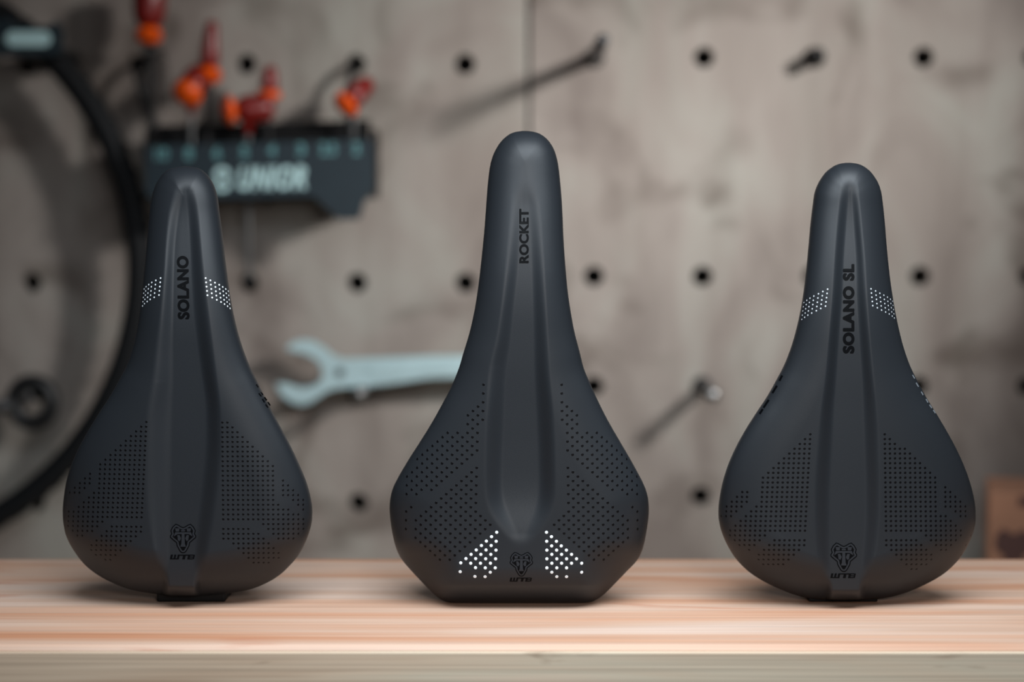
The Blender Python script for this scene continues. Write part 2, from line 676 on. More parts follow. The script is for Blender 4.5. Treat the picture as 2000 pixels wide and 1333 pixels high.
        for i in range(NR - 1):
            a, b = idx[i], idx[i + 1]
            faces += [(int(a[j]), int(b[j]), int(b[j + 1]), int(a[j + 1])) for j in range(NC - 1)]
        loop = list(idx[1:-1, 0]) + list(idx[-1, :]) + list(idx[1:-1, -1][::-1]) + list(idx[0, :][::-1])
        loop = [int(k) for k in loop]
        # thin the closing rows of the loop: nearly coincident points
        lp = W[loop]
        # inward normals in the X-Z plane
        cxz = lp[:, [0, 2]]
        tang = np.roll(cxz, -3, 0) - np.roll(cxz, 3, 0)
        tang /= np.linalg.norm(tang, axis=1)[:, None] + 1e-12
        nrm = np.stack([tang[:, 1], -tang[:, 0]], 1)
        cen = cxz.mean(0)
        if ((cen - cxz) * nrm).sum() < 0:
            nrm = -nrm
        for _ in range(6):
            nrm = (np.roll(nrm, 1, 0) + nrm + np.roll(nrm, -1, 0))
            nrm /= np.linalg.norm(nrm, axis=1)[:, None] + 1e-12
        self.lp, self.nrm = lp, nrm
        rings = [(2.5, 0.15), (6, 0.9), (10, 2.4), (14, 4.8), (17, 7.5), (18, 9.0)]
        verts = [W]
        base = len(W)
        prev = loop
        n = len(loop)
        for k, (bk, ins) in enumerate(rings):
            verts.append(self.ring(bk, ins))
            cur = list(range(base + k * n, base + (k + 1) * n))
            for i in range(n):
                j = (i + 1) % n
                faces.append((prev[i], cur[i], cur[j], prev[j]))
            prev = cur
        return np.vstack(verts), faces

    def ring(self, bk, ins):
        r = self.lp.copy()
        r[:, 1] += bk / 1000.0
        r[:, [0, 2]] += self.nrm * ins / 1000.0
        return r


def raised(S, name, co, faces, off, m, parent, cuts=1, kind=None):
    co, fs = subdivided(co, faces, cuts)
    if isinstance(off, tuple):     # word: each overlaid copy of the glyphs a hair prouder than the last
        off = off[0] + 0.008 * (np.arange(len(co)) // (len(co) // off[1]))
    V = local(parent, S.pos(co, off))
    me = bpy.data.meshes.new(name)
    me.from_pydata(V.tolist(), [], fs)
    # face towards the camera
    bm = bmesh.new()
    bm.from_mesh(me)
    for f in bm.faces:
        f.normal_update()
        if f.normal.y > 0:
            f.normal_flip()
    bm.to_mesh(me)
    bm.free()
    o = link(name, me, m, parent)
    if kind:
        o['kind'] = kind
    return o


def dots(S, name, pts, r_mm, m, parent, proud=0.10, label=None):
    """perforations: tiny rimmed bowls on the cover, far too many and too small to pick apart"""
    pts = np.array(pts, float)
    e = S.dist(pts)
    pts = pts[e > 1.2]
    C = S.pos(pts)
    dx = S.pos(pts + [0.8, 0]) - S.pos(pts - [0.8, 0])
    dy = S.pos(pts + [0, 0.8]) - S.pos(pts - [0, 0.8])
    nn = np.cross(dx, dy)
    nn /= np.linalg.norm(nn, axis=1)[:, None]
    nn[nn[:, 1] > 0] *= -1
    tx = dx / np.linalg.norm(dx, axis=1)[:, None]
    ty = np.cross(nn, tx)
    V, Fc = [], []
    n = 10
    r = r_mm / 1000.0
    pr = proud / 1000.0
    for c, a, b, q in zip(C, tx, ty, nn):
        s = len(V)
        for rr, h in ((1.12, -0.03), (0.92, 1.0), (0.55, 0.55)):
            for k in range(n):
                g = 2 * PI * k / n
                V.append(c + (a * math.cos(g) + b * math.sin(g)) * r * rr + q * pr * h)
        V.append(c + q * pr * 0.3)
        for k in range(n):
            j = (k + 1) % n
            Fc += [(s + k, s + j, s + n + j, s + n + k), (s + n + k, s + n + j, s + 2 * n + j, s + 2 * n + k), (s + 2 * n + k, s + 2 * n + j, s + 3 * n)]
    me = bpy.data.meshes.new(name)
    me.from_pydata(local(parent, np.array(V)).tolist(), [], Fc)
    bm = bmesh.new()
    bm.from_mesh(me)
    bmesh.ops.recalc_face_normals(bm, faces=bm.faces)
    for f in bm.faces:
        if f.normal.y > 0.0:
            f.normal_flip()
    bm.to_mesh(me)
    bm.free()
    o = link(name, me, m, parent, True)
    o['kind'] = 'stuff'
    if label:
        o['label'] = label
    return o


def inside(p, poly):
    x, y = p
    r = False
    for i in range(len(poly)):
        (x1, y1), (x2, y2) = poly[i], poly[i - 1]
        if (y1 > y) != (y2 > y) and x < (x2 - x1) * (y - y1) / (y2 - y1) + x1:
            r = not r
    return r


def lattice(polys, base, ax, ay, n=60, quin=False):
    out = []
    for i in range(-n, n):
        for j in range(-n, n):
            if quin and (i + j) % 2:
                continue
            p = (base[0] + ax[0] * i + ay[0] * j, base[1] + ax[1] * i + ay[1] * j)
            if any(inside(p, q) for q in polys):
                out.append(p)
    return out


def side_word(rect, text, off=0.03, tilt=0.0, bold=None, space=1.0):
    x0, x1, y0, y1 = rect
    co, fs = glyphs(text, off, 0.0, bold, space)
    P = np.stack([x1 - co[:, 1] * (x1 - x0) + (1 - co[:, 0]) * 0 - tilt * co[:, 0], y1 - co[:, 0] * (y1 - y0)], 1)
    return P, fs


# the wolf-head emblem, in the units of its close-up
EMB_L = [(634, 272), (585, 252), (510, 205), (440, 180), (355, 258), (303, 360), (325, 440), (290, 500), (300, 548), (455, 680), (466, 752), (512, 842), (545, 900), (585, 938), (634, 948)]


def mirror_poly(L, c=634):
    return L + [(2 * c - x, y) for x, y in L[::-1] if abs(x - c) > 1]


def inset_poly(P, d):
    P = np.array(P, float)
    area = 0.5 * np.sum(P[:, 0] * np.roll(P[:, 1], -1) - np.roll(P[:, 0], -1) * P[:, 1])
    s = 1 if area > 0 else -1
    a = P - np.roll(P, 1, 0)
    b = np.roll(P, -1, 0) - P
    a /= np.linalg.norm(a, axis=1)[:, None]
    b /= np.linalg.norm(b, axis=1)[:, None]
    na = np.stack([-a[:, 1], a[:, 0]], 1) * s
    nb = np.stack([-b[:, 1], b[:, 0]], 1) * s
    n = na + nb
    n /= np.linalg.norm(n, axis=1)[:, None]
    k = 1 / np.clip((n * na).sum(1), 0.6, 1)
    return (P + n * (d * k)[:, None]).tolist()


def shapes(polys):
    co, fs = [], []
    for p in polys:
        s = len(co)
        co += list(p)
        fs.append(tuple(range(s, s + len(p))))
    return np.array(co, float), fs


E_OUT = mirror_poly(EMB_L)
E_MID = inset_poly(E_OUT, 26)
E_IN = inset_poly(E_OUT, 66)
MIR = lambda P: [(1268 - x, y) for x, y in P]
BROW = [(425, 300), (540, 300), (530, 385), (445, 385)]
EYE = [(482, 478), (540, 475), (582, 560), (548, 632), (500, 615)]
E_FEAT = [BROW, MIR(BROW), [(575, 345), (693, 345), (678, 385), (590, 385)], EYE, MIR(EYE),
          [(430, 402), (838, 402), (858, 452), (410, 452)], [(410, 452), (490, 452), (386, 515)], [(778, 452), (858, 452), (882, 515)],
          [(598, 452), (670, 452), (680, 700), (588, 700)], [(588, 700), (680, 700), (706, 780), (562, 780)]]


def slant(r):
    x0, x1, y0, y1 = r
    f = lambda x, y: (x + (1105 - y) * 0.22, y)
    return [f(x0, y0), f(x1, y0), f(x1, y1), f(x0, y1)]


E_WORD = [[slant(r) for r in grp] for grp in (
    [(290, 345, 985, 1082), (380, 432, 985, 1082), (468, 522, 985, 1082), (290, 522, 1082, 1108)],
    [(522, 745, 985, 1012), (612, 682, 1012, 1108)],
    [(742, 800, 985, 1108), (800, 880, 985, 1008), (800, 880, 1036, 1058), (800, 880, 1084, 1108), (880, 918, 990, 1102)])]


def emblem(S, parent, cx, y0, sx, sy, base=0.12, step=0.10, ink='print', relief='matte'):
    """cx, y0: photo position of the emblem's middle and ear tips; sx, sy: photo pixels per emblem unit"""
    f = lambda co: np.stack([cx + (co[:, 0] - 634) * sx, y0 + (co[:, 1] - 180) * sy], 1)

    def lay(name, polys, off, m, par):
        co, fs = shapes(polys)
        return raised(S, name, f(co), fs, off, m, par, 2)
    o = lay('head_emblem', [E_OUT], base, M[ink], parent)
    for nm, P, k, m in (('emblem_outline', [E_MID], 1, relief), ('emblem_field', [E_IN], 2, ink), ('emblem_face', E_FEAT, 3, relief)):
        q = lay(nm, P, base + step * k, M[m], parent)
        q.parent = o
    w = lay('maker_letters', [r for g in E_WORD for r in g], base, M[ink], parent)
    return o


def build_saddle(S, label, loc_px, rails_y=None):
    root = thing('bicycle_saddle', label, 'saddle', U(loc_px, 1179, S.Y0 + 0.014) * [1, 1, 0], 'three saddles standing on the bench')
    V, Fc = S.mesh()
    me = bpy.data.meshes.new('cover')
    me.from_pydata(local(root, V).tolist(), [], Fc)
    bm = bmesh.new()
    bm.from_mesh(me)
    bmesh.ops.recalc_face_normals(bm, faces=bm.faces)
    bm.to_mesh(me)
    bm.free()
    link('cover', me, M['cover'], root, True)
    # hard shell under the padding
    bm = bmesh.new()
    rr = [S.ring(16.5, 7.6)[::4], S.ring(21, 10.0)[::4], S.ring(22, 13.0)[::4]]
    vs = [[bm.verts.new(p) for p in local(root, r)] for r in rr]
    for A, B in zip(vs, vs[1:]):
        for i in range(len(A)):
            j = (i + 1) % len(A)
            bm.faces.new((A[i], B[i], B[j], A[j]))
    bm.faces.new(vs[-1])
    bm.faces.new(vs[0][::-1])
    bmesh.ops.recalc_face_normals(bm, faces=bm.faces)
    from_bm('shell', bm, M['shell'], root, True)
    cx = loc_px
    H = S.y1 - S.y0
    for sgn in (-1, 1):
        base = S.Y0 + 0.034
        pts = [(cx + sgn * 22, S.y0 + 0.17 * H, base), (cx + sgn * 40, S.y0 + 0.26 * H, base + 0.022), (cx + sgn * 66, S.y0 + 0.36 * H, base + 0.034),
               (cx + sgn * 76, S.y0 + 0.5 * H, base + 0.036), (cx + sgn * 76, S.y0 + 0.64 * H, base + 0.036), (cx + sgn * 66, S.y0 + 0.78 * H, base + 0.026), (cx + sgn * 62, S.y0 + 0.9 * H, base)]
        W = catmull(np.array([U(a, b, c) for a, b, c in pts]), 6)
        bm = bmesh.new()
        tube(bm, local(root, W).tolist(), 0.0035, 10)
        from_bm('rail', bm, M['steel'], root, True)
    return root


def foot(root, px0, px1, py0, Y):
    a, b = U(px0, 1179, Y), U(px1, 1179, Y)
    z1 = float(U(px0, py0, Y)[2])
    bm = bmesh.new()
    box(bm, local(root, (a[0], Y, 0.0)), local(root, (b[0], Y + 0.03, z1 + 0.004)), 0.0012)
    from_bm('rear_bumper', bm, M['shell'], root)


def strokes(S, root, name, segs, w, off, m):
    polys = []
    for (x0, y0), (x1, y1) in segs:
        d = np.array([x1 - x0, y1 - y0], float)
        n = np.array([-d[1], d[0]]) / np.linalg.norm(d) * w / 2
        a, b = np.array([x0, y0]), np.array([x1, y1])
        polys.append([tuple(a + n), tuple(b + n), tuple(b - n), tuple(a - n)])
    co, fs = shapes(polys)
    return raised(S, name, co, fs, off, m, root, 1)


# ---- saddle beside the tyre: broad channel with wide sloping walls
k1 = lambda y, l, r: (300 + y / 2.898, 80 + l / 2.898, 80 + r / 2.898)
k2 = lambda y, l, r: (740 + y / 2.898, 80 + l / 2.898, 80 + r / 2.898)
rowsA = [k1(*a) for a in ((84, 735, 893), (105, 700, 925), (130, 678, 948), (165, 655, 970), (200, 640, 985), (250, 626, 998), (320, 615, 1007), (400, 607, 1018), (500, 599, 1030), (600, 590, 1041),
                          (700, 580, 1054), (800, 570, 1068), (900, 557, 1086), (1000, 541, 1109), (1100, 518, 1139), (1200, 485, 1177))]
rowsA += [k2(*a) for a in ((0, 446, 1213), (100, 390, 1262), (200, 325, 1313), (300, 264, 1367), (400, 210, 1419), (500, 168, 1465), (600, 140, 1505), (700, 126, 1530), (760, 123, 1535), (820, 127, 1531),
                           (900, 146, 1508), (1000, 203, 1458), (1060, 254, 1407), (1110, 318, 1354), (1155, 400, 1282), (1195, 505, 1180))]
chA = [k1(*a)[0:1] + tuple(80 + q / 2.898 for q in a[1:5]) + (a[5],) if False else None for a in ()]


def ch1(y, a, b, c, d, dep, o=(80, 300), s=2.898):
    return (o[1] + y / s, o[0] + a / s, o[0] + b / s, o[0] + c / s, o[0] + d / s, dep)


chanA = [ch1(150, 790, 812, 818, 842, 0.0), ch1(225, 765, 808, 824, 862, 1.0), ch1(300, 738, 785, 835, 880, 2.6), ch1(500, 722, 756, 848, 893, 3.6), ch1(700, 712, 748, 856, 912, 4.2), ch1(900, 690, 747, 868, 938, 4.6),
         ch1(1100, 660, 746, 892, 960, 4.9), ch1(1300, 640, 748, 920, 982, 5.0)]
chanA += [ch1(y, a, b, c, d, e, (80, 740)) for y, a, b, c, d, e in ((100, 622, 745, 934, 995, 5.0), (200, 610, 742, 940, 1002, 5.0), (400, 604, 740, 938, 1006, 4.8), (600, 602, 740, 918, 988, 4.6), (800, 622, 735, 893, 962, 4.4),
                                                                    (1000, 660, 725, 875, 925, 4.2), (1100, 690, 716, 872, 900, 4.0), (1160, 700, 722, 868, 890, 4.5), (1230, 704, 726, 864, 886, 6.0))]
SA = Saddle(rowsA, k1(72, 815, 815)[1:2] + (300 + 72 / 2.898,), [(80 + 700 / 2.898, 740 + 1226 / 2.898), (80 + 840 / 2.898, 740 + 1232 / 2.898), (80 + 990 / 2.898, 740 + 1224 / 2.898)], chanA, 0.0, 14)
rA = build_saddle(SA, 'black bicycle saddle with wide pale-walled channel, standing nose-up nearest the tyre', 362)
foot(rA, 306, 440, 1168, 0.0285)

cA2 = lambda L: crop(L, 80, 740, 2.898)
right = [cA2(p) for p in ([(1012, 235), (1045, 235), (1320, 500), (1328, 690), (1500, 795), (1515, 845), (1385, 938), (1355, 925), (1222, 812), (1012, 812)],
                          [(1345, 550), (1365, 550), (1500, 690), (1512, 765), (1470, 735), (1350, 650)], [(1020, 842), (1192, 842), (1370, 1000), (1370, 1020), (1235, 1062), (1210, 1055), (1020, 895)])]
left = [cA2(p) for p in ([(612, 232), (585, 238), (322, 478), (298, 650), (138, 765), (138, 850), (225, 918), (365, 805), (400, 792), (596, 792)],
                         [(288, 520), (288, 610), (200, 665), (160, 672), (160, 640)], [(584, 822), (412, 822), (285, 930), (258, 965), (350, 1030), (390, 1030), (584, 872)])]
s = 2.898
pts = lattice(right, (80 + 1027 / s, 740 + 248 / s), (28.3 / s, 0), (0.25 / s, 27.4 / s)) + lattice(left, (80 + 597 / s, 740 + 245 / s), (27.6 / s, 0.3 / s), (-1.35 / s, 27.0 / s))
dots(SA, 'perforations', pts, 0.62, M['dimple'], rA, label='rows of small dark perforations on the seat pads')


def white_dots(base, xo, yo, step, o, s, nj=5):
    return [(o[0] + (base[0] + xo[i] + step[0] * j) / s, o[1] + (base[1] + yo[i] + step[1] * j) / s) for i in range(len(xo)) for j in range(nj)]


w = white_dots((932, 706), [0, 27, 53, 77, 97, 114, 128], [0, 13, 26, 38, 50, 62, 74], (2.6, 24.3), (80, 300), s) + white_dots((677, 706), [0, -27, -50, -67, -82, -93], [0, 13, 25, 37, 49, 62], (-2.3, 24), (80, 300), s)
dots(SA, 'white_dots', w, 0.46, M['white'], rA, 0.08, 'bands of tiny white dots on the nose')
P, fs = side_word((346, 369.5, 500, 624), 'SOLANO', 0.02, 0.0, (0.008, 0.035), 1.06)
P[:, 0] += (P[:, 1] - 562) * 0.018
raised(SA, 'model_lettering', P, fs, (0.10, 9), M['print'], rA, 0)
emblem(SA, rA, 357.6, 1023.6, 1 / 13.33, 1 / 13.33)
strokes(SA, rA, 'side_lettering', [((470 + a / 12.1, 700 + b / 12.1), (470 + c / 12.1, 700 + d / 12.1)) for a, b, c, d in
                                   ((370, 620, 420, 690), (480, 800, 530, 870), (565, 925, 620, 1000), (640, 1035, 700, 1120), (430, 830, 490, 905), (515, 965, 565, 1045), (590, 1095, 650, 1170))], 2.6, 0.15, M['print'])

# ---- tall saddle in the middle: tapered channel, squared tail
k3 = lambda y, l, r: (230 + y / 2.614, 740 + l / 2.614, 740 + r / 2.614)
k4 = lambda y, l, r: (720 + y / 2.777, 740 + l / 2.777, 740 + r / 2.777)
rowsB = [k3(*a) for a in ((78, 680, 812), (98, 648, 846), (125, 621, 872), (160, 598, 893), (200, 580, 907), (250, 567, 917), (300, 560, 923), (400, 551, 932), (500, 544, 938), (600, 536, 942), (700, 526, 948), (800, 515, 956),
                          (900, 502, 966), (1000, 485, 981), (1100, 462, 1000), (1200, 432, 1026))]
rowsB += [k4(*a) for a in ((0, 433, 1112), (100, 392, 1154), (200, 340, 1200), (300, 284, 1252), (400, 222, 1310), (500, 158, 1368), (600, 100, 1422), (650, 76, 1445), (700, 63, 1459), (750, 58, 1464), (800, 60, 1463), (900, 74, 1449),
                           (980, 95, 1431), (1030, 119, 1409), (1065, 146, 1381), (1100, 177, 1346), (1150, 224, 1298), (1200, 272, 1249), (1232, 306, 1214), (1258, 344, 1174))]
cB = lambda y, a, b, c, d, e: ch1(y, a, b, c, d, e, (740, 230), 2.614)
cB4 = lambda y, a, b, c, d, e: ch1(y, a, b, c, d, e, (740, 720), 2.777)
chanB = [cB(300, 700, 742, 748, 790, 0.0), cB(430, 690, 732, 768, 812, 1.1), cB(600, 676, 722, 778, 822, 2.0), cB(750, 660, 714, 784, 832, 2.8), cB(950, 640, 690, 790, 842, 3.6), cB(1150, 610, 672, 795, 852, 4.2),
         cB4(0, 605, 690, 845, 912, 4.6), cB4(200, 600, 682, 856, 930, 5.4), cB4(400, 590, 672, 866, 940, 5.8), cB4(600, 588, 664, 872, 944, 5.6), cB4(720, 592, 670, 868, 942, 4.8), cB4(780, 604, 696, 850, 932, 3.6),
         cB4(850, 650, 735, 815, 892, 1.9), cB4(910, 700, 762, 788, 845, 0.8), cB4(960, 750, 770, 780, 800, 0.0)]
SB = Saddle(rowsB, (740 + 745 / 2.614, 230 + 67 / 2.614), [(740 + 392 / 2.777, 720 + 1274 / 2.777), (740 + 470 / 2.777, 720 + 1279 / 2.777), (740 + 760 / 2.777, 720 + 1279.5 / 2.777), (740 + 1050 / 2.777, 720 + 1279 / 2.777), (740 + 1128 / 2.777, 720 + 1274 / 2.777)],
            chanB, 0.0, 14, roll_nose=18, roll_tail=14)
rB = build_saddle(SB, 'tallest black saddle, in the middle, with flat squared tail and two white-dotted triangles', 1018)
s = 2.777
cB2 = lambda L: crop(L, 740, 720, s)
rb = [[(978, 70), (1006, 70), (1008, 190), (1032, 196), (1080, 240), (1084, 330), (1130, 330), (1178, 335), (1250, 390), (1330, 470), (1400, 575), (1435, 690), (1400, 705), (1322, 702), (1005, 460), (1005, 340), (978, 292)],
      [(1014, 522), (1042, 528), (1345, 775), (1372, 800), (1372, 870), (1348, 940), (1318, 968), (1268, 1015), (1212, 1068), (1192, 1060), (945, 848), (1010, 785), (1024, 760)],
      [(1358, 720), (1385, 720), (1415, 780), (1415, 900), (1388, 900), (1388, 780)]]
lb = [[(1553 - x, y) for x, y in p] for p in rb]
pts = lattice([cB2(p) for p in rb], (740 + 991 / s, 720 + 88 / s), (26.6 / s, -0.0 / s), (0.4 / s, 23.75 / s), quin=True)
pts += lattice([cB2(p) for p in lb], (740 + 568 / s, 720 + 88 / s), (-26.9 / s, 0), (-0.55 / s, 23.75 / s), quin=True)
dots(SB, 'perforations', pts, 0.72, M['dimple'], rB, 0.13, 'staggered dark perforations on the seat pads')
wr = [(909, 890), (936, 914), (910, 939), (963, 939), (937, 964), (989, 964), (911, 987), (964, 987), (1017, 987), (938, 1010), (991, 1010), (1045, 1010), (911, 1034), (965, 1034), (1018, 1034), (1072, 1034), (938, 1058), (991, 1058),
      (1045, 1058), (1100, 1058), (911, 1083), (965, 1083), (1018, 1083), (938, 1107), (1100, 1107), (965, 1131), (1018, 1131)]
wl = [(639, 890), (611, 914), (583, 938), (636, 939), (556, 962), (609, 962), (528, 986), (581, 986), (635, 987), (500, 1010), (553, 1010), (607, 1010), (472, 1033), (525, 1033), (579, 1034), (633, 1034), (444, 1056), (498, 1058),
      (551, 1058), (605, 1058), (524, 1082), (577, 1083), (631, 1083), (441, 1104), (604, 1107), (521, 1130), (576, 1131)]
dots(SB, 'white_dots', cB2(wr + wl), 0.84, M['white'], rB, 0.1, 'two triangles of white dots beside the emblem')
P, fs = side_word((1014, 1033, 408, 514.5), 'ROCKET', 0.02, 0.0, (0.006, 0.03), 1.05)
raised(SB, 'model_lettering', P, fs, (0.10, 9), M['print'], rB, 0)
emblem(SB, rB, 1018.3, 1078.7, 0.894 / 13.33, 0.835 / 13.33)

# ---- saddle at the right: two narrow grooves beside a flat channel floor
k5 = lambda y, l, r: (300 + y / 2.898, 1380 + l / 2.898, 1380 + r / 2.898)
k6 = lambda y, l, r: (740 + y / 2.898, 1380 + l / 2.898, 1380 + r / 2.898)
rowsC = [k5(*a) for a in ((62, 740, 868), (82, 705, 904), (105, 677, 930), (135, 654, 953), (170, 633, 973), (220, 614, 989), (300, 602, 1000), (400, 590, 1010), (500, 581, 1018), (600, 572, 1027), (700, 561, 1038), (800, 549, 1052),
                          (900, 532, 1069), (1000, 509, 1090), (1100, 480, 1116), (1200, 441, 1151))]
rowsC += [k6(*a) for a in ((0, 402, 1187), (100, 346, 1240), (200, 280, 1302), (300, 217, 1361), (400, 163, 1415), (500, 120, 1460), (600, 90, 1495), (700, 72, 1518), (760, 68, 1523), (820, 73, 1521), (900, 97, 1499), (1000, 151, 1447),
                           (1050, 192, 1405), (1100, 247, 1350), (1150, 326, 1270), (1200, 432, 1162), (1225, 500, 1090))]
cC = lambda y, a, b, c, d, e: ch1(y, a, b, c, d, e, (1380, 300))
cC6 = lambda y, a, b, c, d, e: ch1(y, a, b, c, d, e, (1380, 740))
chanC = [cC(120, 780, 806, 812, 838, 0.0), cC(190, 772, 804, 816, 842, 1.0), cC(280, 764, 796, 826, 852, 2.4), cC(400, 752, 788, 832, 862, 3.4), cC(600, 738, 772, 846, 882, 3.8), cC(800, 728, 766, 850, 892, 4.0), cC(1000, 712, 748, 864, 906, 4.2),
         cC(1300, 688, 728, 884, 932, 4.4), cC6(150, 668, 716, 888, 945, 4.6), cC6(300, 654, 710, 892, 958, 4.6), cC6(600, 630, 692, 904, 964, 4.6), cC6(800, 628, 690, 904, 962, 4.4), cC6(1000, 640, 690, 888, 942, 4.2),
         cC6(1100, 662, 695, 878, 912, 4.0), cC6(1170, 690, 712, 864, 886, 4.5), cC6(1240, 695, 716, 860, 880, 6.0)]
SCd = Saddle(rowsC, (1380 + 805 / 2.898, 300 + 52 / 2.898), [(1380 + 600 / 2.898, 740 + 1248 / 2.898), (1380 + 780 / 2.898, 740 + 1254 / 2.898), (1380 + 980 / 2.898, 740 + 1248 / 2.898)], chanC, 0.0, 14)
rC = build_saddle(SCd, 'black bicycle saddle with two narrow dark grooves, standing in front of the cardboard box', 1656)
foot(rC, 1580, 1715, 1169, 0.0285)
s = 2.898
cC2 = lambda L: crop(L, 1380, 740, s)
right = [cC2(p) for p in ([(998, 303), (1022, 303), (1296, 560), (1302, 742), (1455, 850), (1450, 892), (1345, 992), (1328, 985), (1203, 870), (998, 870)], [(1326, 610), (1350, 610), (1485, 735), (1478, 812), (1440, 785), (1332, 712)],
                          [(1006, 900), (1172, 900), (1300, 1000), (1300, 1030), (1175, 1088), (1148, 1075), (1006, 945)], [(1488, 890), (1500, 880), (1470, 985), (1430, 1030), (1425, 1010), (1465, 950)])]
left = [cC2(p) for p in ([(598, 303), (575, 308), (294, 558), (282, 728), (125, 842), (125, 905), (230, 982), (362, 885), (400, 864), (574, 864)], [(256, 602), (250, 695), (150, 775), (80, 800), (78, 760), (120, 705)],
                         [(564, 900), (400, 900), (272, 990), (272, 1032), (330, 1078), (410, 1075), (564, 940)])]
pts = lattice(right, (1380 + 1008 / s, 740 + 315 / s), (28.2 / s, 0), (0.4 / s, 27.3 / s)) + lattice(left, (1380 + 587 / s, 740 + 315 / s), (28.2 / s, 0), (-1.5 / s, 27.3 / s))
dots(SCd, 'perforations', pts, 0.66, M['dimple'], rC, 0.06, 'rows of small black perforations on the seat pads')
w = white_dots((931, 767), [0, 26, 50, 73, 93, 110, 122], [0, 12, 25, 36, 47, 59, 70], (2.5, 23.8), (1380, 300), s) + white_dots((685, 769), [0, -27, -52, -78, -100, -118, -134], [0, 13, 26, 39, 51, 63, 75], (-3, 24), (1380, 300), s)
dots(SCd, 'white_dots', w, 0.42, M['silver'], rC, 0.06, 'bands of tiny pale dots on the nose')
P, fs = side_word((1646, 1669, 516, 691), 'SOLANO SL', 0.02, 0.0, (0.008, 0.055), 1.12)
raised(SCd, 'model_lettering', P, fs, (0.10, 9), M['print'], rC, 0)
emblem(SCd, rC, 1648, 1060.3, 1.02 / 13.33, 1.0 / 13.33)
strokes(SCd, rC, 'side_lettering', [((1770 + a / 12.11, 720 + b / 12.11), (1770 + c / 12.11, 720 + d / 12.11)) for a, b, c, d in
                                    ((150, 155, 200, 240), (235, 340, 290, 435), (355, 550, 400, 630), (470, 725, 515, 810), (550, 860, 605, 940), (640, 985, 690, 1060))], 2.2, 0.2, M['grey'])  # black print in nature; the grey is its painted reflection
strokes(SCd, rC, 'side_lettering', [((1380 + a / s, 740 + b / s), (1380 + c / s, 740 + d / s)) for a, b, c, d in ((428, -18, 412, 12), (398, 40, 372, 82), (352, 120, 322, 165), (318, 172, 300, 200))], 4.0, 0.15, M['print'])

# ------------------------------------------------------------------ things on the wall
# tyre hanging at the left
TY = 0.79
c0 = U(-300, 516, TY)
R_t = 572 * (TY + 1.0) / F
tyre = thing('bicycle_tyre', 'black bicycle tyre hanging in a big arc at the left of the wall', 'tyre', c0 - [0, 0, R_t])
n = 160
bm = bmesh.new()
tube(bm, local(tyre, [c0 + np.array([math.cos(2 * PI * i / n) * R_t, 0, math.sin(2 * PI * i / n) * R_t]) for i in range(n)]).tolist(), 0.0125, 16, closed=True)
from_bm('casing', bm, M['rubber'], tyre, True)
bm = bmesh.new()
for k in range(72):
    for dy in (-0.005, 0.005):
        g = 2 * PI * (k + (0.5 if dy > 0 else 0)) / 72
        p = [c0 + np.array([math.cos(g + d) * (R_t + 0.0105), dy, math.sin(g + d) * (R_t + 0.0105)]) for d in (-0.012, 0.012)]
        tube(bm, local(tyre, p).tolist(), 0.0035, 6)
t = from_bm('tread_knobs', bm, M['rubber'], tyre)
t['kind'] = 'stuff'

# bracket the tyre hangs under
HY = 0.74
b0 = U(40, 100, HY)
br = thing('wall_bracket', 'black wall bracket with pale rounded plate at the top left corner', 'bracket', (b0[0], WY, b0[2]))
bm = bmesh.new()
plate(bm, [(-40, 40), (20, 36), (30, 52), (98, 50), (108, 40), (118, 56), (118, 104), (100, 108), (-40, 108)], HY, 0.012, np.array(br.location))
from_bm('front_plate', bm, M['rack'], br)
bm = bmesh.new()
ang = np.linspace(-PI / 2, PI / 2, 10)
pl = [(84 + 15 * math.cos(a), 75.5 + 15 * math.sin(a)) for a in ang] + [(24 - 13 * math.cos(a), 75.5 - 15 * math.sin(a)) for a in ang]
plate(bm, pl, HY - 0.003, 0.003, np.array(br.location))
o = from_bm('name_plate', bm, M['teal'], br)
o['label'] = 'pale teal rounded plate'
bm = bmesh.new()
for q in (20, 95):
    p = U(q, 95, HY)
    tube(bm, local(br, [(p[0], HY + 0.01, p[2]), (p[0], WY, p[2])]).tolist(), 0.006, 10)
    o = from_bm('arm', bm, M['black'], br, True)
    bm = bmesh.new()
bm.free()


def wall_peg(px, py, length, label, m='peg', rad=0.0055, up=0.0, tip=None):
    p = U(px, py, WY)
    r = thing('wall_peg', label, 'peg', (p[0], WY, p[2]), 'pegs in the pegboard')
    bm = bmesh.new()
    pts = [(0, 0.012, 0), (0, -length * 0.9, 0), (0, -length, up * 0.4), (0, -length - (0.002 if up else 0.0), up)] if up else [(0, 0.012, 0), (0, -length, 0)]
    tube(bm, pts, rad, 12)
    from_bm('rod', bm, M[m], r, True)
    bm = bmesh.new()
    tube(bm, [(0, -0.001, 0), (0, -0.004, 0)], rad * 1.5, 14)
    from_bm('collar', bm, M['peg' if m != 'black' else 'black'], r, True)
    if tip:
        bm = bmesh.new()
        tube(bm, [(0, -length + 0.012, 0), (0, -length - 0.001, 0), (0, -length - 0.004, 0)], [rad * 1.25, rad * 1.25, rad * 0.7], 12)
        from_bm('cap', bm, M[tip], r, True)
    return r


wall_peg(1160, 112, 0.18, 'long grey peg jutting from the wall above the middle saddle', 'peg', 0.0062)
wall_peg(1588, 112, 0.035, 'short dark peg in the top row hole left of the right saddle nose', 'black', 0.0065)
wall_peg(1374, 757, 0.085, 'pale-tipped peg low on the wall between the middle and right saddles', 'peg', 0.006, 0, 'steel')

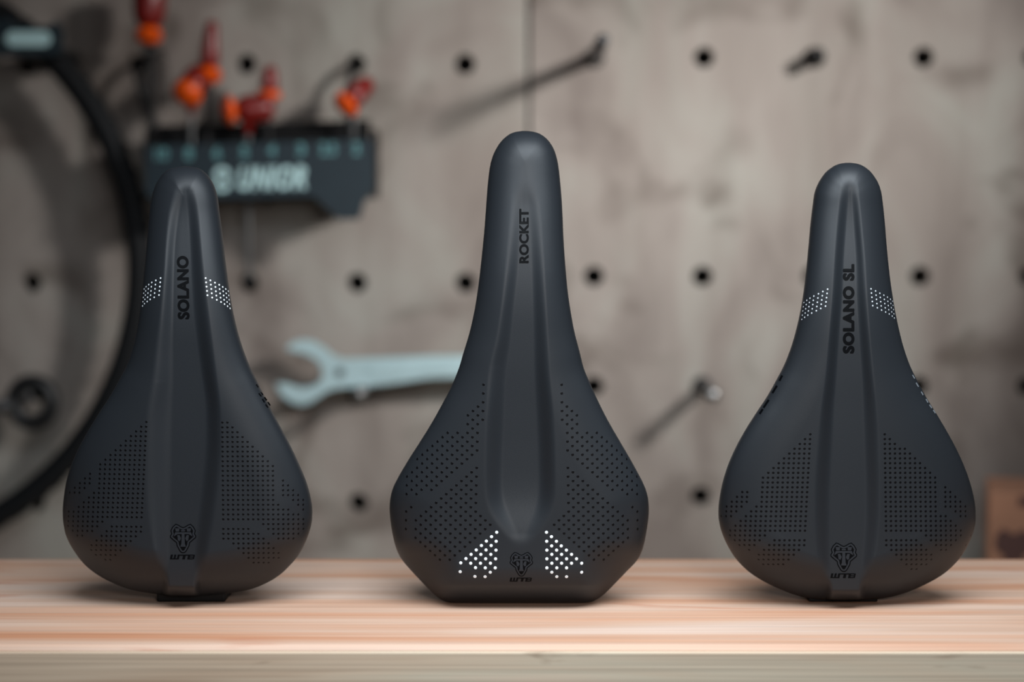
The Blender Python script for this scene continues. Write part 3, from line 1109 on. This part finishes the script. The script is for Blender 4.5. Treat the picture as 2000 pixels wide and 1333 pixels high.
# ring on a peg inside the tyre
p = U(64, 787, 0.79)
rg = thing('rubber_ring', 'thick black ring hanging on a peg inside the curve of the tyre', 'ring', p)
bm = bmesh.new()
n = 48
tube(bm, [(math.cos(2 * PI * i / n) * 0.019, 0.0, math.sin(2 * PI * i / n) * 0.0205) for i in range(n)], 0.0085, 12, closed=True)
from_bm('hoop', bm, M['black'], rg, True)
wall_peg(46, 777, 0.085, 'stubby grey peg holding the black ring', 'peg', 0.0065)

# open-ended spanner
WRY = 0.80
sp = U(700, 735, WRY)
spn = thing('open_end_spanner', 'large pale steel open-end spanner hanging flat across the wall', 'spanner', (sp[0], WRY, sp[2]))
k = 5.0
out = [(200, 290), (260, 245), (350, 222), (450, 236), (560, 302), (650, 378), (740, 412), (900, 408), (1200, 398), (1600, 384), (1950, 372)]
out2 = [(1950, 560), (1600, 600), (1300, 645), (1100, 668), (900, 688), (720, 694), (600, 722), (500, 790), (420, 845), (330, 864), (230, 838), (140, 765), (92, 655)]
out3 = [(190, 652), (300, 690), (400, 690), (490, 660), (538, 600), (545, 530), (510, 450), (440, 395), (320, 350), (200, 325)]
pix = crop(out, 520, 620, k)
ring_c = (1075, 716)
arc = [(ring_c[0] + 46 * math.cos(a), ring_c[1] + 46 * math.sin(a)) for a in np.linspace(-2.5, 2.5, 16)]
pix = pix[:-1] + [(1020, 696)] + arc + [(1020, 736)] + crop(out2, 520, 620, k)[1:] + crop(out3, 520, 620, k)
bm = bmesh.new()
plate(bm, pix, WRY, 0.010, np.array(spn.location))
bmesh.ops.bevel(bm, geom=[e for e in bm.edges if all(abs(v.co.y) < 1e-6 for v in e.verts)], offset=0.0014, segments=2, affect='EDGES')
from_bm('body', bm, M['chrome'], spn)
bm = bmesh.new()
plate(bm, crop([(1000, 470), (1950, 452), (1950, 520), (1000, 560)], 520, 620, k), WRY - 0.0012, 0.0015, np.array(spn.location))
from_bm('raised_panel', bm, M['chrome'], spn)
bm = bmesh.new()
q = U(664, 728, WRY) - np.array(spn.location)
tube(bm, [(q[0], -0.0012, q[2]), (q[0], 0.002, q[2])], 0.0045, 16)
o = from_bm('round_mark', bm, M['peg'], spn)  # grey disc drawn for the round mark by the jaw
o['label'] = 'grey round mark by the jaw'
wall_peg(714, 755, 0.085, 'peg under the spanner jaw with a bright tip', 'steel', 0.006)

# tool rack
RY = 0.752
rc = U(506, 330, RY)
rack = thing('tool_rack', 'dark metal tool rack with pale teal lettering hung on the wall', 'tool rack', (rc[0], WY, rc[2]))
RO = np.array(rack.location)
bm = bmesh.new()
plate(bm, [(283, 284), (506, 278), (729, 272), (731, 370), (712, 392), (702, 428), (662, 429), (640, 408), (612, 384), (400, 390), (374, 412), (352, 433), (314, 434), (304, 398), (284, 376)], RY, 0.003, RO)
from_bm('front_plate', bm, M['rack'], rack)
bm = bmesh.new()
plate(bm, [(296, 246), (722, 234), (724, 388), (296, 396)], RY + 0.055, 0.003, RO)
from_bm('back_plate', bm, M['rackdark'], rack)
a, b = U(284, 277, RY), U(730, 266, RY)
for ya, yb in ((0.003, 0.020), (0.048, 0.055)):
    bm = bmesh.new()
    box(bm, np.array([a[0], RY + ya, b[2] - 0.012]) - RO, np.array([b[0], RY + yb, b[2] - 0.009]) - RO)
    from_bm('shelf_strip', bm, M['rackdark'], rack)
for px in (285, 728):
    bm = bmesh.new()
    q0, q1 = U(px, 252, RY), U(px, 386, RY)
    box(bm, np.array([q0[0] - 0.0015, RY + 0.003, q1[2]]) - RO, np.array([q0[0] + 0.0015, RY + 0.058, q0[2]]) - RO)
    from_bm('end_plate', bm, M['rackdark'], rack)
for pts in ([(265, 129, WY + 0.01), (265, 131, RY + 0.075), (270, 160, RY + 0.062), (286, 205, RY + 0.06), (306, 250, RY + 0.058)], [(691, 127, WY + 0.01), (690, 129, RY + 0.075), (684, 155, RY + 0.062), (682, 205, RY + 0.06), (682, 250, RY + 0.058)]):
    bm = bmesh.new()
    tube(bm, (catmull(np.array([U(*q) for q in pts]), 5) - RO).tolist(), 0.0034, 8)
    from_bm('hanger_wire', bm, M['black'], rack, True)


def flat_text(name, text, rect, Y, m, parent, off=0.02, shear=0.0, slope=0.0, bold=None, space=1.0):
    x0, x1, y0, y1 = rect
    co, fs = glyphs(text, off, shear, bold, space)
    px = x0 + co[:, 0] * (x1 - x0)
    V = U(px, y1 - co[:, 1] * (y1 - y0) + (px - x0) * slope, Y)
    bm = bmesh.new()
    vs = [bm.verts.new(p) for p in local(parent, V)]
    for f in fs:
        try:
            bm.faces.new([vs[i] for i in f])
        except ValueError:
            pass
    for f in bm.faces:
        f.normal_update()
        if f.normal.y > 0:
            f.normal_flip()
    return from_bm(name, bm, m, parent)


for x, y, tx in zip((316, 369, 424, 477.5, 531, 587.5, 641, 696), (301, 300, 299, 297, 294, 292, 291, 290), ('10', '8', '6', '5', '4', '3', '2.5', '2')):
    w = {1: 7.5, 2: 12, 3: 16}[len(tx)]
    flat_text('size_number', tx, (x - w, x + w, y - 12, y + 12), RY - 0.0006, M['tealdim'], rack, 0.03)
flat_text('rack_lettering', 'UNIOR', (465, 598, 326, 372), RY - 0.0006, M['teal'], rack, 0.045, 0.28, -0.02, None, 1.14)
bm = bmesh.new()
for (cy, ry) in ((341, 15), (362, 13)):
    n = 20
    ro = [(434 + 16 * math.cos(2 * PI * i / n), cy + ry * math.sin(2 * PI * i / n)) for i in range(n)]
    ri = [(434 + 7 * math.cos(2 * PI * i / n), cy + ry * 0.4 * math.sin(2 * PI * i / n)) for i in range(n)]
    A = [bm.verts.new(v) for v in U([q[0] for q in ro], [q[1] for q in ro], RY - 0.0006) - RO]
    B = [bm.verts.new(v) for v in U([q[0] for q in ri], [q[1] for q in ri], RY - 0.0006) - RO]
    for i in range(n):
        j = (i + 1) % n
        bm.faces.new((A[i], A[j], B[j], B[i]))
from_bm('rack_logo', bm, M['teal'], rack)


def capsule(bm, a, b, r0, r1, n=14):
    """rounded grip from a to b"""
    a, b = np.array(a, float), np.array(b, float)
    d = b - a
    L = np.linalg.norm(d)
    d /= L
    pts, rads = [], []
    for g in np.linspace(0, PI / 2, 5):
        pts.append(a + d * r0 * 0.7 * (1 - math.cos(g)))
        rads.append(max(r0 * math.sin(g), 0.0004))
    pts.append((a + b) / 2)
    rads.append((r0 + r1) / 2 * 1.06)
    for g in np.linspace(PI / 2, 0, 5):
        pts.append(b - d * r1 * 0.7 * (1 - math.cos(g)))
        rads.append(max(r1 * math.sin(g), 0.0004))
    tube(bm, [p.tolist() for p in pts], rads, n)


def hex_tool(label, foot_px, joint, o_end, r_end, r_o, r_r, y_low, depth=0.035, dz=0.0, neck=True, shaft_m='steel', r_sh=0.0026):
    """tool standing in the rack: shaft from below the rack to the grip; grip from its lit end, coloured orange, to its dark red end"""
    Yt = RY + depth
    base = U(foot_px, y_low, Yt)
    r = thing('hex_key_tool', label, 'hand tool', base, 'red and orange handled tools in the rack')
    O = np.array(base)
    j = U(joint[0], joint[1], Yt)
    bm = bmesh.new()
    tube(bm, [(0, 0, 0), tuple(j - O)], r_sh, 6)
    from_bm('shaft', bm, M[shaft_m], r)
    r_o, r_r = r_o * 1.45, r_r * 1.35
    a = U(o_end[0], o_end[1], Yt - dz) - O
    b = U(r_end[0], r_end[1], Yt + dz) - O
    m = a + (b - a) * (0.30 if np.linalg.norm(b - a) > 0.02 else 0.45)
    bm = bmesh.new()
    capsule(bm, m - (b - a) * 0.05, b, (r_o + r_r) / 2, r_r)
    from_bm('grip', bm, M['red'], r, True)
    bm = bmesh.new()
    capsule(bm, a, m, r_o, r_o * 0.95)
    g = from_bm('grip_lit_end', bm, M['orange'], r, True)
    g['label'] = 'lit grip end, its glow coloured orange'
    if neck:
        bm = bmesh.new()
        c = (a + (b - a) * neck) if isinstance(neck, float) else a
        tube(bm, [tuple(j - O), tuple(c)], [0.0042, 0.0062], 10)
        from_bm('neck', bm, M['black' if neck is True else 'red'], r, True)
    return r


hex_tool('tallest red-handled tool at the left end of the rack, cut by the top edge', 300, (292, 118), (290, 88), (294, -45), 0.010, 0.012, 370, shaft_m='black', r_sh=0.003)
hex_tool('red T-handled tool with lit orange end facing forward, second from the left in the rack', 374, (374, 222), (361, 190), (394, 138), 0.0105, 0.009, 400, 0.03, 0.022, neck=0.5)
hex_tool('upright pointed red tool with lit orange end, third from the left in the rack', 404, (405, 180), (407, 165), (414, 40), 0.0095, 0.0045, 400, shaft_m='black', r_sh=0.003, depth=0.04)
hex_tool('red T-handled tool lying sideways with shaft hanging below the rack', 486, (484, 262), (432, 217), (538, 210), 0.0105, 0.0095, 548, 0.03, 0.006, neck=0.48)
hex_tool('small upright red tool with lit orange end behind the sideways handle', 524, (524, 205), (525, 196), (528, 128), 0.0085, 0.005, 400, shaft_m='black', r_sh=0.003, depth=0.042)
hex_tool('red T-handled tool slanting upward at the right end of the rack', 690, (690, 225), (664, 213), (724, 158), 0.0095, 0.0065, 400, 0.03, 0.012, neck=0.5)

# ------------------------------------------------------------------ ledge behind the bench and the cardboard box on it
LZ = float(U(1950, 1104, WY)[2])
led = from_bm('wall_ledge', (lambda b: (box(b, (-1.4, 0.52, LZ - 0.02), (1.4, WY, LZ), 0.001), b)[1])(bmesh.new()), M['edge'])
tag(led, 'low wooden ledge along the wall just behind the workbench', 'ledge')
BY = 0.62
q0, q1 = U(1929, 1090, BY), U(1929, 962, BY)
bw = 0.13
BA = math.radians(-13)
bx = thing('cardboard_box', 'brown cardboard box with dark print at the right edge behind the bench', 'box', (q0[0] + bw / 2 * math.cos(BA) - 0.05 * math.sin(BA), BY + 0.05 * math.cos(BA) + bw / 2 * math.sin(BA), LZ))
bx.rotation_euler = (0, 0, BA)
BO = np.array(bx.location)
bm = bmesh.new()
box(bm, (-bw / 2, -0.05, 0.0), (bw / 2, 0.05, q1[2] - LZ), 0.0015)
from_bm('carton', bm, M['card'], bx)
bm = bmesh.new()
co, fs = shapes([E_OUT])
zt = q1[2] - LZ
V = [(-bw / 2 + 0.0225 + (x - 634) * 0.00005, -0.0505, zt - 0.033 - (y - 180) * 0.00005) for x, y in co]
vs = [bm.verts.new(p) for p in V]
bm.faces.new(vs)
from_bm('printed_emblem', bm, M['ink'], bx)
bm = bmesh.new()
box(bm, (-bw / 2 + 0.026, -0.0506, zt - 0.012), (bw / 2 - 0.01, -0.0496, zt - 0.003))
from_bm('dark_label', bm, M['ink'], bx)
